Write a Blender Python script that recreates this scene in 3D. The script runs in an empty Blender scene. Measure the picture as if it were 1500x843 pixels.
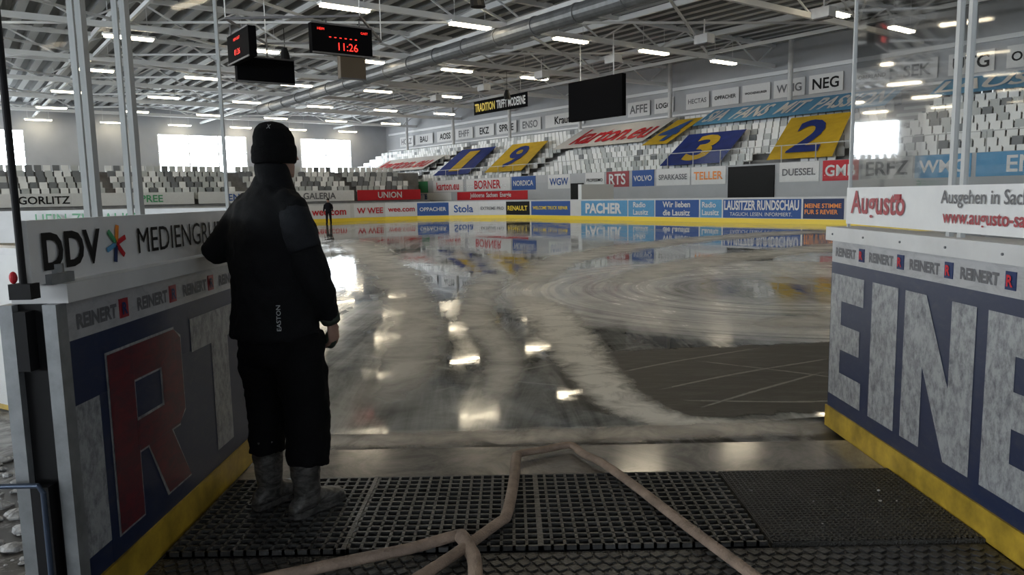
import bpy, math, random
from mathutils import Vector, Matrix
random.seed(4)
scene=bpy.context.scene
A=Vector((-.6,.8,0)); B=Vector((.8,.6,0)); Z=Vector((0,0,1))
def ST(s,t,z=0): return A*s+B*t+Z*z

# ---------------------------------------------------------------- materials
def new_mat(name):
    m=bpy.data.materials.new(name); m.use_nodes=True
    nt=m.node_tree; b=nt.nodes['Principled BSDF']
    return m,nt,b
def mat(name,col,rough=.6,metal=0,var=0,vscale=8,bump=0,bscale=40,emit=None,estr=0,spec=.5):
    m,nt,b=new_mat(name)
    b.inputs['Base Color'].default_value=(*col,1); b.inputs['Roughness'].default_value=rough
    b.inputs['Metallic'].default_value=metal; b.inputs['Specular IOR Level'].default_value=spec
    tc=nt.nodes.new('ShaderNodeTexCoord')
    if var:
        n=nt.nodes.new('ShaderNodeTexNoise'); n.inputs['Scale'].default_value=vscale; n.inputs['Detail'].default_value=6; n.inputs['Roughness'].default_value=.65
        nt.links.new(tc.outputs['Object'],n.inputs['Vector'])
        r=nt.nodes.new('ShaderNodeValToRGB'); r.color_ramp.elements[0].position=.3; r.color_ramp.elements[1].position=.7
        r.color_ramp.elements[0].color=(*[c*(1-var) for c in col],1); r.color_ramp.elements[1].color=(*[min(1,c*(1+var*.4)) for c in col],1)
        nt.links.new(n.outputs['Fac'],r.inputs['Fac']); nt.links.new(r.outputs['Color'],b.inputs['Base Color'])
    if bump:
        n=nt.nodes.new('ShaderNodeTexNoise'); n.inputs['Scale'].default_value=bscale; n.inputs['Detail'].default_value=4
        nt.links.new(tc.outputs['Object'],n.inputs['Vector'])
        bp=nt.nodes.new('ShaderNodeBump'); bp.inputs['Strength'].default_value=bump; bp.inputs['Distance'].default_value=.02
        nt.links.new(n.outputs['Fac'],bp.inputs['Height']); nt.links.new(bp.outputs['Normal'],b.inputs['Normal'])
    if emit:
        b.inputs['Emission Color'].default_value=(*emit,1); b.inputs['Emission Strength'].default_value=estr
    return m
WHITE=mat('white_paint',(.56,.56,.56),.45,var=.12,vscale=3)
ADW=mat('ad_white',(.66,.66,.66),.5,var=.06,spec=.3)
SEATW=mat('seat_white',(.74,.75,.75),.5)
SEATG=mat('seat_grey',(.44,.46,.46),.5)
SEATD=mat('seat_dark',(.15,.16,.17),.5)
CONC=mat('concrete',(.23,.23,.235),.8,var=.3,vscale=1.5)
WALL=mat('wall_panel',(.42,.43,.45),.7,var=.1,vscale=.5)
STEEL=mat('painted_steel',(.76,.77,.78),.5)
GALV=mat('galvanised',(.20,.21,.22),.45,metal=.5,var=.3,vscale=2)
ALU=mat('aluminium',(.24,.25,.26),.45,metal=.4,var=.3)
BLACK=mat('black',(.010,.010,.011),.6,spec=.2)
SCRB=mat('screen_black',(.004,.004,.005),.8,spec=.05)
RUB=mat('rubber',(.052,.052,.052),.42,var=.5,vscale=4,bump=.3,bscale=60)
BLUE=mat('ad_blue',(.03,.09,.30),.5,spec=.3)
NAVY=mat('ad_navy',(.02,.035,.11),.5,spec=.3)
LBLUE=mat('ad_light_blue',(.10,.30,.52),.5,var=.1,spec=.3)
BANB=mat('banner_blue',(.018,.04,.22),.7,var=.3,vscale=1.2,spec=.2)
BANY=mat('banner_yellow',(.58,.39,.03),.7,var=.2,vscale=1.2,spec=.2)
YEL=mat('ad_yellow',(.85,.62,.04),.4)
KICK=mat('kickplate_yellow',(.48,.32,.035),.4,var=.55,vscale=5)
RED=mat('ad_red',(.50,.02,.03),.5,spec=.3)
DRED=mat('script_red',(.28,.02,.03),.4)
GREEN=mat('ad_green',(.06,.30,.13),.5)
ORANGE=mat('ad_orange',(.8,.25,.03),.4)
DISP=mat('led_red',(.1,0,0),.4,emit=(1,.03,.02),estr=1.6)
LAMP=mat('lamp_tube',(1,.9,.7),.4,emit=(1,.86,.62),estr=14)
WIN=mat('window_and_fill_glow',(.9,.95,1),.3,emit=(.88,.95,1),estr=9.0)  # far wall windows, plus the added fill band on the left
WINB=mat('window_and_fill_glow_dim',(.9,.95,1),.3,emit=(.90,.96,1),estr=.7)  # side wall window, plus the added fill strip behind the camera
HOSE=mat('hose_fabric',(.31,.23,.18),.75,var=.4,vscale=9,bump=.4,bscale=120)
TGREY=mat('text_grey',(.12,.12,.13),.5)

def scuffed(name,base,dirt,sc=3.,lo=.45,hi=.62,rough=.35,stretch=(1,1,2.2),dist=.8):
    m,nt,b=new_mat(name); tc=nt.nodes.new('ShaderNodeTexCoord')
    mp=nt.nodes.new('ShaderNodeMapping'); mp.inputs['Scale'].default_value=stretch; mp.inputs['Rotation'].default_value=(.5,.2,0)
    n=nt.nodes.new('ShaderNodeTexNoise'); n.inputs['Scale'].default_value=sc; n.inputs['Detail'].default_value=10; n.inputs['Roughness'].default_value=.75; n.inputs['Distortion'].default_value=dist
    r=nt.nodes.new('ShaderNodeValToRGB'); r.color_ramp.elements[0].position=lo; r.color_ramp.elements[1].position=hi
    r.color_ramp.elements[0].color=(*dirt,1); r.color_ramp.elements[1].color=(*base,1)
    L=nt.links; L.new(tc.outputs['Object'],mp.inputs['Vector']); L.new(mp.outputs['Vector'],n.inputs['Vector']); L.new(n.outputs['Fac'],r.inputs['Fac']); L.new(r.outputs['Color'],b.inputs['Base Color'])
    b.inputs['Roughness'].default_value=rough
    return m
SCW=scuffed('scuffed_white',(.35,.36,.37),(.12,.125,.14),16,.36,.58,dist=.2,stretch=(1,1.6,1))
SCN=scuffed('scuffed_navy',(.014,.023,.062),(.035,.042,.07),10,.3,.5,dist=.3)
SCR=scuffed('scuffed_red',(.14,.018,.025),(.06,.02,.03),10,.38,.6)
SCS=scuffed('scuffed_strip',(.40,.40,.41),(.26,.26,.27),6,.3,.55)
SNOWF=scuffed('snowy_floor',(.42,.42,.42),(.03,.027,.025),1.6,.48,.60,.4)

def glass():
    m=bpy.data.materials.new('plexiglass'); m.use_nodes=True; nt=m.node_tree; nt.nodes.clear()
    o=nt.nodes.new('ShaderNodeOutputMaterial'); t=nt.nodes.new('ShaderNodeBsdfTransparent'); t.inputs['Color'].default_value=(.93,.945,.94,1)
    g=nt.nodes.new('ShaderNodeBsdfGlossy'); g.inputs['Roughness'].default_value=.03
    f=nt.nodes.new('ShaderNodeLayerWeight'); f.inputs['Blend'].default_value=.12
    mu=nt.nodes.new('ShaderNodeMath'); mu.operation='MULTIPLY'; mu.inputs[1].default_value=.6
    mx=nt.nodes.new('ShaderNodeMixShader'); L=nt.links
    L.new(f.outputs['Fresnel'],mu.inputs[0])
    L.new(mu.outputs[0],mx.inputs[0]); L.new(t.outputs[0],mx.inputs[1]); L.new(g.outputs[0],mx.inputs[2]); L.new(mx.outputs[0],o.inputs[0])
    return m
GLASS=glass()

# ---------------------------------------------------------------- mesh builder
TC={}
def text_geo(s,off=0.0,res=3):
    k=(s,off)
    if k in TC: return TC[k]
    cu=bpy.data.curves.new('t','FONT'); cu.body=s; cu.offset=off; cu.resolution_u=res
    ob=bpy.data.objects.new('t',cu); scene.collection.objects.link(ob)
    bpy.context.view_layer.update()
    me=bpy.data.meshes.new_from_object(ob.evaluated_get(bpy.context.evaluated_depsgraph_get()))
    vs=[(v.co.x,v.co.y) for v in me.vertices]; fs=[tuple(p.vertices) for p in me.polygons]
    bpy.data.objects.remove(ob); bpy.data.meshes.remove(me); bpy.data.curves.remove(cu)
    if not vs: vs=[(0,0),(1,0),(1,1)]; fs=[]
    x0=min(v[0] for v in vs);x1=max(v[0] for v in vs);y0=min(v[1] for v in vs);y1=max(v[1] for v in vs)
    vs=[((x-x0),(y-y0)) for x,y in vs]
    TC[k]=(vs,fs,x1-x0,y1-y0); return TC[k]
BLOCK={'E':[[(0,0),(.34,0),(.34,1),(0,1)],[(.34,.79),(1,.79),(1,1),(.34,1)],[(.34,.40),(.92,.40),(.92,.60),(.34,.60)],[(.34,0),(1,0),(1,.21),(.34,.21)]],
'I':[[(0,0),(1,0),(1,1),(0,1)]],
'N':[[(0,0),(.31,0),(.31,1),(0,1)],[(.69,0),(1,0),(1,1),(.69,1)],[(.0,1),(.33,1),(1,0),(.67,0)]],
'T':[[(0,.78),(1,.78),(1,1),(0,1)],[(.34,0),(.66,0),(.66,.78),(.34,.78)]],
'R':[[(0,0),(.30,0),(.30,1),(0,1)],[(.30,.80),(.9,.80),(.9,1),(.30,1)],[(.9,.5),(1,.55),(1,.93),(.9,1)],[(.68,.5),(.9,.5),(.9,.80),(.68,.80)],[(.30,.38),(.9,.38),(.9,.56),(.30,.56)],[(.9,.38),(1,.46),(1,.55),(.9,.56)],[(.42,.38),(.76,.38),(1.02,0),(.66,0)]]}
class MB:
    def __init__(s): s.v=[];s.f=[];s.m=[];s.mats=[]
    def mi(s,m):
        if m not in s.mats: s.mats.append(m)
        return s.mats.index(m)
    def add(s,vs,fs,m):
        n=len(s.v); s.v+= [tuple(v) for v in vs]; k=s.mi(m)
        for f in fs: s.f.append(tuple(i+n for i in f)); s.m.append(k)
    def quad(s,a,b,c,d,m): s.add([a,b,c,d],[(0,1,2,3)],m)
    def obox(s,c,ex,ey,ez,m):
        c=Vector(c);ex=Vector(ex);ey=Vector(ey);ez=Vector(ez)
        vs=[c+ex*i+ey*j+ez*k for k in(-1,1) for j in(-1,1) for i in(-1,1)]
        s.add(vs,[(0,2,3,1),(4,5,7,6),(0,1,5,4),(2,6,7,3),(0,4,6,2),(1,3,7,5)],m)
    def box(s,x0,x1,y0,y1,z0,z1,m):
        s.obox(((x0+x1)/2,(y0+y1)/2,(z0+z1)/2),((x1-x0)/2,0,0),(0,(y1-y0)/2,0),(0,0,(z1-z0)/2),m)
    def stbox(s,s0,s1,t0,t1,z0,z1,m):
        s.obox(ST((s0+s1)/2,(t0+t1)/2,(z0+z1)/2),A*((s1-s0)/2),B*((t1-t0)/2),Z*((z1-z0)/2),m)
    def beam(s,p,q,w,h,m):
        p=Vector(p);q=Vector(q);d=q-p;L=d.length;d=d/L
        up=Z if abs(d.z)<.95 else Vector((1,0,0)); r=d.cross(up).normalized(); u=r.cross(d)
        s.obox((p+q)/2,d*L/2,r*w/2,u*h/2,m)
    def tube(s,pts,rads,m,n=12,caps=True,flat=1.0):
        pts=[Vector(p) for p in pts]; N=len(pts)
        if not hasattr(rads,'__len__'): rads=[rads]*N
        vs=[];ref=None
        for i,p in enumerate(pts):
            d=(pts[min(i+1,N-1)]-pts[max(i-1,0)]).normalized()
            if ref is None:
                ref=Vector((1,0,0)) if abs(d.x)<.8 else Vector((0,1,0))
                if abs(d.z)<.7: ref=d.cross(Z)
            u=(ref-d*ref.dot(d)).normalized(); ref=u; w=d.cross(u)
            for k in range(n):
                a=2*math.pi*k/n; vs.append(p+u*math.cos(a)*rads[i]+w*math.sin(a)*rads[i]*flat)
        fs=[(i*n+k,i*n+(k+1)%n,(i+1)*n+(k+1)%n,(i+1)*n+k) for i in range(N-1) for k in range(n)]
        if caps: fs+= [tuple(range(n-1,-1,-1)),tuple(range((N-1)*n,N*n))]
        s.add(vs,fs,m)
    def loft(s,rings,m,n=20,caps=True):
        vs=[]
        for c,U,V,ru,rv in rings:
            for k in range(n):
                a=2*math.pi*k/n; vs.append(Vector(c)+Vector(U)*math.cos(a)*ru+Vector(V)*math.sin(a)*rv)
        N=len(rings)
        fs=[(i*n+k,i*n+(k+1)%n,(i+1)*n+(k+1)%n,(i+1)*n+k) for i in range(N-1) for k in range(n)]
        if caps: fs+=[tuple(range(n-1,-1,-1)),tuple(range((N-1)*n,N*n))]
        s.add(vs,fs,m)
    def ball(s,c,r,m,U=Vector((1,0,0)),V=Vector((0,1,0)),W=Z,n=12):
        c=Vector(c); rx,ry,rz=r
        s.loft([(c+W*rz*math.sin(t),U,V,rx*max(math.cos(t),.02),ry*max(math.cos(t),.02)) for t in [(-.5+i/8)*math.pi for i in range(9)]],m,n)
    def text(s,str_,P,ex,ey,w,h,m,off=0.,fit='in',align='c',eps=.012):
        vs,fs,tw,th=text_geo(str_,off); ex=Vector(ex).normalized(); ey=Vector(ey).normalized(); nn=ex.cross(ey)
        if fit=='in': k=min(w/tw,h/th); sx=sy=k
        else: sx=w/tw; sy=h/th
        P=Vector(P)+nn*eps
        ox=-tw*sx/2 if align=='c' else (-w/2 if align=='l' else w/2-tw*sx)
        s.add([P+ex*(x*sx+ox)+ey*((y-th/2)*sy) for x,y in vs],fs,m)
    def block(s,ch,P,ex,w,h,m,eps,grow=0.):
        ex=Vector(ex); n=ex.cross(Z); P=Vector(P)
        for i,pl in enumerate(BLOCK[ch]):
            cx=sum(p[0] for p in pl)/len(pl); cy=sum(p[1] for p in pl)/len(pl)
            q=[(x*w+math.copysign(grow,x-cx),y*h+math.copysign(grow,y-cy)) for x,y in pl]
            s.add([P+ex*x+Z*y+n*(eps+i*.0002) for x,y in q],[tuple(range(len(q)))],m)
    def obj(s,name,parent=None,smooth=False,mods=None):
        me=bpy.data.meshes.new(name); me.from_pydata([tuple(v) for v in s.v],[],s.f)
        for m in s.mats: me.materials.append(m)
        me.polygons.foreach_set('material_index',s.m)
        if smooth: me.polygons.foreach_set('use_smooth',[True]*len(s.f))
        me.update(); ob=bpy.data.objects.new(name,me); scene.collection.objects.link(ob)
        if parent: ob.parent=parent
        return ob
def empty(name):
    e=bpy.data.objects.new(name,None); scene.collection.objects.link(e); return e
def signquad(mb,p0,p1,z0,z1,m,thick=.03):
    p0=Vector((p0[0],p0[1],0));p1=Vector((p1[0],p1[1],0)); ex=(p1-p0); L=ex.length; ex/=L; n=ex.cross(Z)
    mb.obox((p0+p1)/2+Z*((z0+z1)/2)-n*thick/2+n*.004,ex*L/2,n*thick/2,Z*((z1-z0)/2),m)
    return ex,L
def sign(mb,p0,p1,z0,z1,bg,txts,eps=.03):
    ex,L=signquad(mb,p0,p1,z0,z1,bg); P0=Vector((p0[0],p0[1],0)); H=z1-z0
    for T in txts:
        s_,a,b,c,d,m=T[:6]; off=T[6] if len(T)>6 else .01
        mb.text(s_,P0+ex*L*(a+b)/2+Z*(z0+H*(c+d)/2),ex,Z,L*(b-a),H*(d-c),m,off,fit=T[7] if len(T)>7 else 'in',eps=eps)

# ---------------------------------------------------------------- floor, ice
S0,S1,T0,T1,R=2.,47.,-.6,30.5,8.4
def rink_outline(nseg=5,n1=1):
    pts=[]
    cs=[(S0+R,T0+R,180,270),(S1-R,T0+R,270,360),(S1-R,T1-R,0,90),(S0+R,T1-R,90,180)]
    for cs_,ct_,a0,a1 in cs:
        for i in range(nseg+1):
            a=math.radians(a0+(a1-a0)*i/nseg); pts.append((cs_+R*math.cos(a),ct_+R*math.sin(a)))
    return pts
fl=MB(); fl.stbox(-16,92,-40,49,-.3,-.02,SNOWF); 
floor=fl.obj('floor')
m,nt,b=new_mat('wet_ice'); L=nt.links
tc=nt.nodes.new('ShaderNodeTexCoord')
def nod(t,**k):
    n=nt.nodes.new(t)
    for a,v in k.items(): n.inputs[a].default_value=v
    return n
def ramp(fac,p0,c0,p1,c1):
    r=nt.nodes.new('ShaderNodeValToRGB'); e=r.color_ramp.elements; e[0].position=p0;e[1].position=p1
    e[0].color=(*c0,1) if hasattr(c0,'__len__') else (c0,c0,c0,1); e[1].color=(*c1,1) if hasattr(c1,'__len__') else (c1,c1,c1,1)
    L.new(fac,r.inputs['Fac']); return r.outputs['Color']
def mth(op,a,b_=None,clamp=False):
    n=nt.nodes.new('ShaderNodeMath'); n.operation=op; n.use_clamp=clamp
    for i,x in enumerate((a,b_)):
        if x is None: continue
        if isinstance(x,(int,float)): n.inputs[i].default_value=x
        else: L.new(x,n.inputs[i])
    return n.outputs[0]
n1=nod('ShaderNodeTexNoise',Scale=.22,Detail=7,Roughness=.6,Distortion=1.2); L.new(tc.outputs['Object'],n1.inputs['Vector'])
n2=nod('ShaderNodeTexNoise',Scale=1.3,Detail=9,Roughness=.7,Distortion=.6); L.new(tc.outputs['Object'],n2.inputs['Vector'])
mpS=nt.nodes.new('ShaderNodeMapping'); mpS.inputs['Rotation'].default_value=(0,0,-.35); mpS.inputs['Scale'].default_value=(1.3,.12,1); L.new(tc.outputs['Object'],mpS.inputs['Vector'])
n3=nod('ShaderNodeTexNoise',Scale=1.,Detail=9,Roughness=.7,Distortion=1.6); L.new(mpS.outputs[0],n3.inputs['Vector'])
fac=mth('ADD',mth('MULTIPLY',n1.outputs['Fac'],.42),mth('ADD',mth('MULTIPLY',n2.outputs['Fac'],.20),mth('MULTIPLY',n3.outputs['Fac'],.38)))
base=ramp(fac,.44,(.062,.066,.063),.57,(.42,.43,.42))
sub=nt.nodes.new('ShaderNodeVectorMath'); sub.operation='SUBTRACT'; sub.inputs[1].default_value=(4.3,11.6,0); L.new(tc.outputs['Object'],sub.inputs[0])
ln=nt.nodes.new('ShaderNodeVectorMath'); ln.operation='LENGTH'; L.new(sub.outputs[0],ln.inputs[0]); r_=ln.outputs['Value']
cmb=nt.nodes.new('ShaderNodeCombineXYZ'); L.new(mth('MULTIPLY',r_,5.0),cmb.inputs[0]); 
nr=nod('ShaderNodeTexNoise',Scale=1.5,Detail=6,Roughness=.7)
sc_=nt.nodes.new('ShaderNodeVectorMath'); sc_.operation='MULTIPLY_ADD'; L.new(tc.outputs['Object'],sc_.inputs[0]); sc_.inputs[1].default_value=(.12,.12,0); L.new(cmb.outputs[0],sc_.inputs[2]); L.new(sc_.outputs[0],nr.inputs['Vector'])
w1=mth('MULTIPLY',mth('SUBTRACT',r_,.5),.6,True); w2=mth('MULTIPLY',mth('SUBTRACT',4.75,r_),3.0,True)
ringm=mth('MULTIPLY',mth('MULTIPLY',w1,w2),ramp(nr.outputs['Fac'],.34,.15,.56,1.))
ringm=mth('MULTIPLY',ringm,ramp(n2.outputs['Fac'],.3,.6,.55,1.))
mx=nt.nodes.new('ShaderNodeMixRGB'); L.new(ringm,mx.inputs[0]); L.new(base,mx.inputs[1]); mx.inputs[2].default_value=(.72,.72,.70,1)
vo=nt.nodes.new('ShaderNodeTexVoronoi'); vo.feature='DISTANCE_TO_EDGE'; vo.inputs['Scale'].default_value=.5; L.new(tc.outputs['Object'],vo.inputs['Vector'])
scr=mth('MULTIPLY',ramp(vo.outputs['Distance'],.0,1.,.012,0.),ramp(n2.outputs['Fac'],.42,0.,.6,.55))
mx2=nt.nodes.new('ShaderNodeMixRGB'); L.new(scr,mx2.inputs[0]); L.new(mx.outputs[0],mx2.inputs[1]); mx2.inputs[2].default_value=(.5,.5,.49,1)
L.new(mx2.outputs[0],b.inputs['Base Color'])
rg=mth('ADD',mth('MULTIPLY',ringm,.20),ramp(fac,.46,.022,.60,.14)); L.new(rg,b.inputs['Roughness'])
b.inputs['IOR'].default_value=1.33
nb=nod('ShaderNodeTexNoise',Scale=1.6,Detail=3); L.new(tc.outputs['Object'],nb.inputs['Vector'])
bp=nt.nodes.new('ShaderNodeBump'); bp.inputs['Strength'].default_value=.27; bp.inputs['Distance'].default_value=.004; L.new(nb.outputs['Fac'],bp.inputs['Height']); L.new(bp.outputs['Normal'],b.inputs['Normal'])
ICE=m
ic=MB(); out=rink_outline(12); ic.add([ST(s,t,0) for s,t in out],[tuple(range(len(out)))],ICE)
ice=ic.obj('rink_ice')

def slush(name,col,lo,hi,scale=3.,amax=1.,rough=.45,edge=.55,var=0.):
    m,nt,b=new_mat(name); L=nt.links
    uv=nt.nodes.new('ShaderNodeUVMap'); sp=nt.nodes.new('ShaderNodeSeparateXYZ'); L.new(uv.outputs[0],sp.inputs[0])
    tcn=nt.nodes.new('ShaderNodeTexCoord'); n=nt.nodes.new('ShaderNodeTexNoise'); n.inputs['Scale'].default_value=scale; n.inputs['Detail'].default_value=9; n.inputs['Roughness'].default_value=.7; n.inputs['Distortion'].default_value=.7
    L.new(tcn.outputs['Object'],n.inputs['Vector'])
    def mm(op,a,b_,c=False):
        q=nt.nodes.new('ShaderNodeMath'); q.operation=op; q.use_clamp=c
        for i,x in enumerate((a,b_)):
            if isinstance(x,(int,float)): q.inputs[i].default_value=x
            else: L.new(x,q.inputs[i])
        return q.outputs[0]
    e=mm('MULTIPLY',mm('MULTIPLY',sp.outputs['Y'],mm('SUBTRACT',1.,sp.outputs['Y'])),4.)
    e2=mm('MULTIPLY',mm('MULTIPLY',sp.outputs['X'],mm('SUBTRACT',1.,sp.outputs['X'])),8.,True)
    v=mm('MULTIPLY',mm('SUBTRACT',mm('ADD',mm('MULTIPLY',e,edge),n.outputs['Fac']),lo),1/(hi-lo),True)
    L.new(mm('MULTIPLY',mm('MULTIPLY',v,e2),amax),b.inputs['Alpha'])
    b.inputs['Base Color'].default_value=(*col,1); b.inputs['Roughness'].default_value=rough
    if var:
        mp=nt.nodes.new('ShaderNodeMapping'); mp.inputs['Scale'].default_value=(2,9,1); mp.inputs['Rotation'].default_value=(0,0,.5); L.new(tcn.outputs['Object'],mp.inputs['Vector'])
        q=nt.nodes.new('ShaderNodeTexNoise'); q.inputs['Scale'].default_value=1.; q.inputs['Detail'].default_value=9; q.inputs['Roughness'].default_value=.8; L.new(mp.outputs[0],q.inputs['Vector'])
        r=nt.nodes.new('ShaderNodeValToRGB'); r.color_ramp.elements[0].position=.48; r.color_ramp.elements[1].position=.78
        r.color_ramp.elements[0].color=(*col,1); r.color_ramp.elements[1].color=(*[c*(1+var) for c in col],1)
        L.new(q.outputs['Fac'],r.inputs['Fac']); L.new(r.outputs['Color'],b.inputs['Base Color'])
        b.inputs['Specular IOR Level'].default_value=.25
    return m
SL1=slush('slush_white',(.70,.69,.65),.58,1.05,3.5,1.)
SL1B=slush('slush_edge',(.50,.47,.43),.60,1.15,3.5,.85,.3)
SL2=slush('slush_faint',(.62,.62,.60),.56,1.15,1.5,.85)
SL3=slush('worn_dark',(.016,.016,.015),.50,.60,2.5,.95,.45,.9,5.)
SL4=slush('scratch_white',(.45,.45,.43),.5,.95,9,.5,.5)
ribbon_n=0
def ribbon(name,pts,widths,m,z=.004):
    P=[Vector((x,y,z)) for x,y in pts]; out=[];ws=[]
    for i in range(len(P)-1):
        p0=P[max(i-1,0)];p1=P[i];p2=P[i+1];p3=P[min(i+2,len(P)-1)]
        for k in range(8):
            t=k/8; out.append(.5*((2*p1)+(p2-p0)*t+(2*p0-5*p1+4*p2-p3)*t*t+(-p0+3*p1-3*p2+p3)*t**3)); ws.append(widths[i]*(1-t)+widths[i+1]*t)
    out.append(P[-1]); ws.append(widths[-1])
    vs=[];N=len(out)
    for i,p in enumerate(out):
        d=(out[min(i+1,N-1)]-out[max(i-1,0)]).normalized(); s=d.cross(Z)
        vs+=[p-s*ws[i]/2,p+s*ws[i]/2]
    fs=[(2*i,2*i+1,2*i+3,2*i+2) for i in range(N-1)]
    me=bpy.data.meshes.new(name); me.from_pydata([tuple(v) for v in vs],[],fs); me.materials.append(m)
    uvl=me.uv_layers.new(name='UVMap')
    for pi,p in enumerate(me.polygons):
        for li,vi in zip(p.loop_indices,p.vertices): uvl.data[li].uv=((vi//2)/(N-1),vi%2)
    ob=bpy.data.objects.new(name,me); scene.collection.objects.link(ob); return ob
ribbon('worn_ice_patch',[(.35,5.9),(.9,5.95),(1.8,6.05),(2.8,6.2),(4.6,6.5)],[1.6,2.2,2.3,2.2,2.1],SL3,.003)
ribbon('slush_track',[(.1,11.5),(.40,9.6),(.56,8.0),(.66,6.2),(.85,5.1),(1.25,4.7),(2.0,4.65)],[.7,1.0,.8,.6,.5,.4,.35],SL1,.006)
for a,b_,c in [((1.1,5.6),(1.9,6.1),(2.9,6.6)),((1.3,5.1),(1.8,5.5),(2.6,6.1)),((1.6,6.6),(2.3,6.1),(2.9,5.6)),((.9,6.2),(1.5,6.6),(2.4,7.1)),((1.2,5.3),(2.1,5.2),(2.7,5.3))]:
    ribbon('ice_scratch',[a,b_,c],[.03,.05,.03],SL4,.005)
ribbon('slush_streak',[(-.9,5.0),(-1.2,9),(-2.6,16),(-6,28)],[.5,.9,1.4,2.4],SL2,.005)
ribbon('slush_streak',[(1.5,12),(4,16),(9,20),(16,23)],[.8,1.8,2.4,2.4],SL2,.005)
ribbon('slush_streak',[(.2,12),(1.5,18),(6,24),(12,28)],[.8,1.8,2.4,2.4],SL2,.0045)
ribbon('slush_streak',[(2.5,8.3),(4.5,9.0),(7,11),(10,15)],[.8,1.4,1.6,1.6],SL2,.0045)
ribbon('slush_streak',[(-.2,5.0),(-.1,7),(-.5,10),(-.3,15)],[.3,.5,.7,1.],SL2,.0046)
ribbon('slush_streak',[(-1.4,4.5),(-.5,4.55),(.6,4.55),(1.3,4.6),(1.98,4.62)],[.4,.4,.42,.42,.4],SL1B,.008)

th=MB(); THM=scuffed('wet_threshold',(.36,.33,.30),(.15,.14,.125),2.5,.38,.62,.14)
th.box(-1.5,1.99,3.88,4.36,-.02,.004,THM); th.obj('threshold')
DM=mat('wet_rubber_floor',(.03,.028,.026),.3,var=.5,vscale=6,bump=.8,bscale=50)
rm=MB(); rm.box(-1.5,1.98,1.2,3.01,-.02,.004,DM)
for i in range(59):
    for j in range(9):
        x=-1.45+i*.058+(.029 if j%2 else 0); y=2.55+j*.052
        rm.obox((x,y,.006),(.016,.010,0),(-.010,.016,0),(0,0,.004),RUB)
rm.obj('tread_mat')
gm=MB(); gm.box(-1.50,1.07,3.02,3.87,-.02,.002,SCRB)
for i in range(48):
    x=-1.49+i*.0545
    if x<1.06: gm.box(x,x+.013,3.03,3.86,0,.022,RUB)
for j in range(16):
    y=3.03+j*.0545; gm.box(-1.49,1.065,y,y+.013,0,.022,RUB)
gm.box(.09,.115,3.03,3.87,0,.023,RUB); gm.box(-.75,-.73,3.03,3.87,0,.023,RUB)
gm.obj('rubber_grid_mat')
fm=MB(); FM=mat('fine_mat',(.055,.053,.049),.4,var=.5,vscale=4,bump=1.,bscale=140); fm.box(1.085,1.99,3.03,3.87,-.02,.015,FM)
for i in range(36): fm.box(1.09+i*.025,1.098+i*.025,3.04,3.86,.013,.019,FM)
for i in range(33): fm.box(1.09,1.985,3.04+i*.025,3.048+i*.025,.013,.019,FM)
fm.obj('floor_mat')
SNOW=mat('dirty_snow',(.46,.46,.46),.8,var=.6,vscale=14,bump=.6,bscale=40)
sd=MB()
def lump(x,y,z,r):
    sd.loft([(Vector((x,y,z+r*.5*math.sin(t))),(1,0,0),(0,1,0),r*max(.05,math.cos(t))*random.uniform(.8,1.2),r*max(.05,math.cos(t))*random.uniform(.7,1.1)) for t in (-.3,.2,.7,1.2,1.5)],SNOW,7)
for i in range(420):
    x=-1.85-abs(random.gauss(0,.75)); y=random.uniform(2.3,4.5); lump(x,y,-.014,random.choice((.008,.012,.016,.02,.03,.05)))
for i in range(10): lump(random.uniform(1.15,1.95),random.uniform(3.05,3.85),.019,random.choice((.003,.005,.009)))
sd.obj('snow_debris')

# ---------------------------------------------------------------- gate panels
gp=empty('gate_panel')
g=MB(); X=-1.53
g.box(-1.66,X,2.50,4.20,.05,1.17,SCS)
g.box(-1.66,-1.515,2.55,4.20,0,.15,KICK)
sx=lambda a,b,c,d,m,e=.006: g.box(X-.01,X+e,a,b,c,d,m)
sx(2.52,4.2,1.03,1.17,SCS,.004); sx(2.52,4.2,.80,1.03,SCN,.004); sx(2.52,2.70,.24,.80,SCW,.004); sx(2.52,4.2,.15,.24,SCN,.004)
sx(2.70,4.2,.15,.80,SCN,.005)
g.block('R',(X,2.76,.235),(0,1,0),.62,.70,SCW,.007,.010)
g.block('R',(X,2.76,.235),(0,1,0),.62,.70,SCR,.010)
g.block('T',(X,3.50,.23),(0,1,0),.68,.72,SCW,.007)
for i,y in enumerate((2.60,3.03,3.46,3.89)):
    g.text('REINERT',(X,y+.13,1.09),(0,1,0),Z,.27,.08,TGREY,.05,eps=.006)
    g.box(X,X+.008,y+.285,y+.35,1.055,1.13,DRED); g.text('R',(X,y+.317,1.092),(0,1,0),Z,.04,.05,NAVY,.03,eps=.012)
g.box(-1.68,-1.49,2.50,4.21,1.17,1.235,WHITE)
g.box(-1.555,-1.51,2.46,2.52,0,1.17,ALU); g.box(-1.70,-1.655,2.46,2.52,0,1.17,ALU)
g.box(-1.655,-1.555,2.49,2.53,0,1.17,BLACK); g.box(-1.64,-1.60,2.44,2.50,.95,1.15,BLACK); g.box(-1.64,-1.58,2.44,2.50,.1,.55,BLACK)
g.tube([(-1.78,2.42,.565),(-1.60,2.42,.565),(-1.585,2.42,.54),(-1.585,2.42,.2)],.009,mat('blue_steel',(.05,.07,.11),.4,metal=.5))
g.box(-1.62,-1.52,2.47,2.60,1.235,1.27,ALU)
g.tube([(-1.57,2.54,1.27),(-1.57,2.54,1.30)],.045,ALU)
g.obj('panel',gp)
g=MB()
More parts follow.
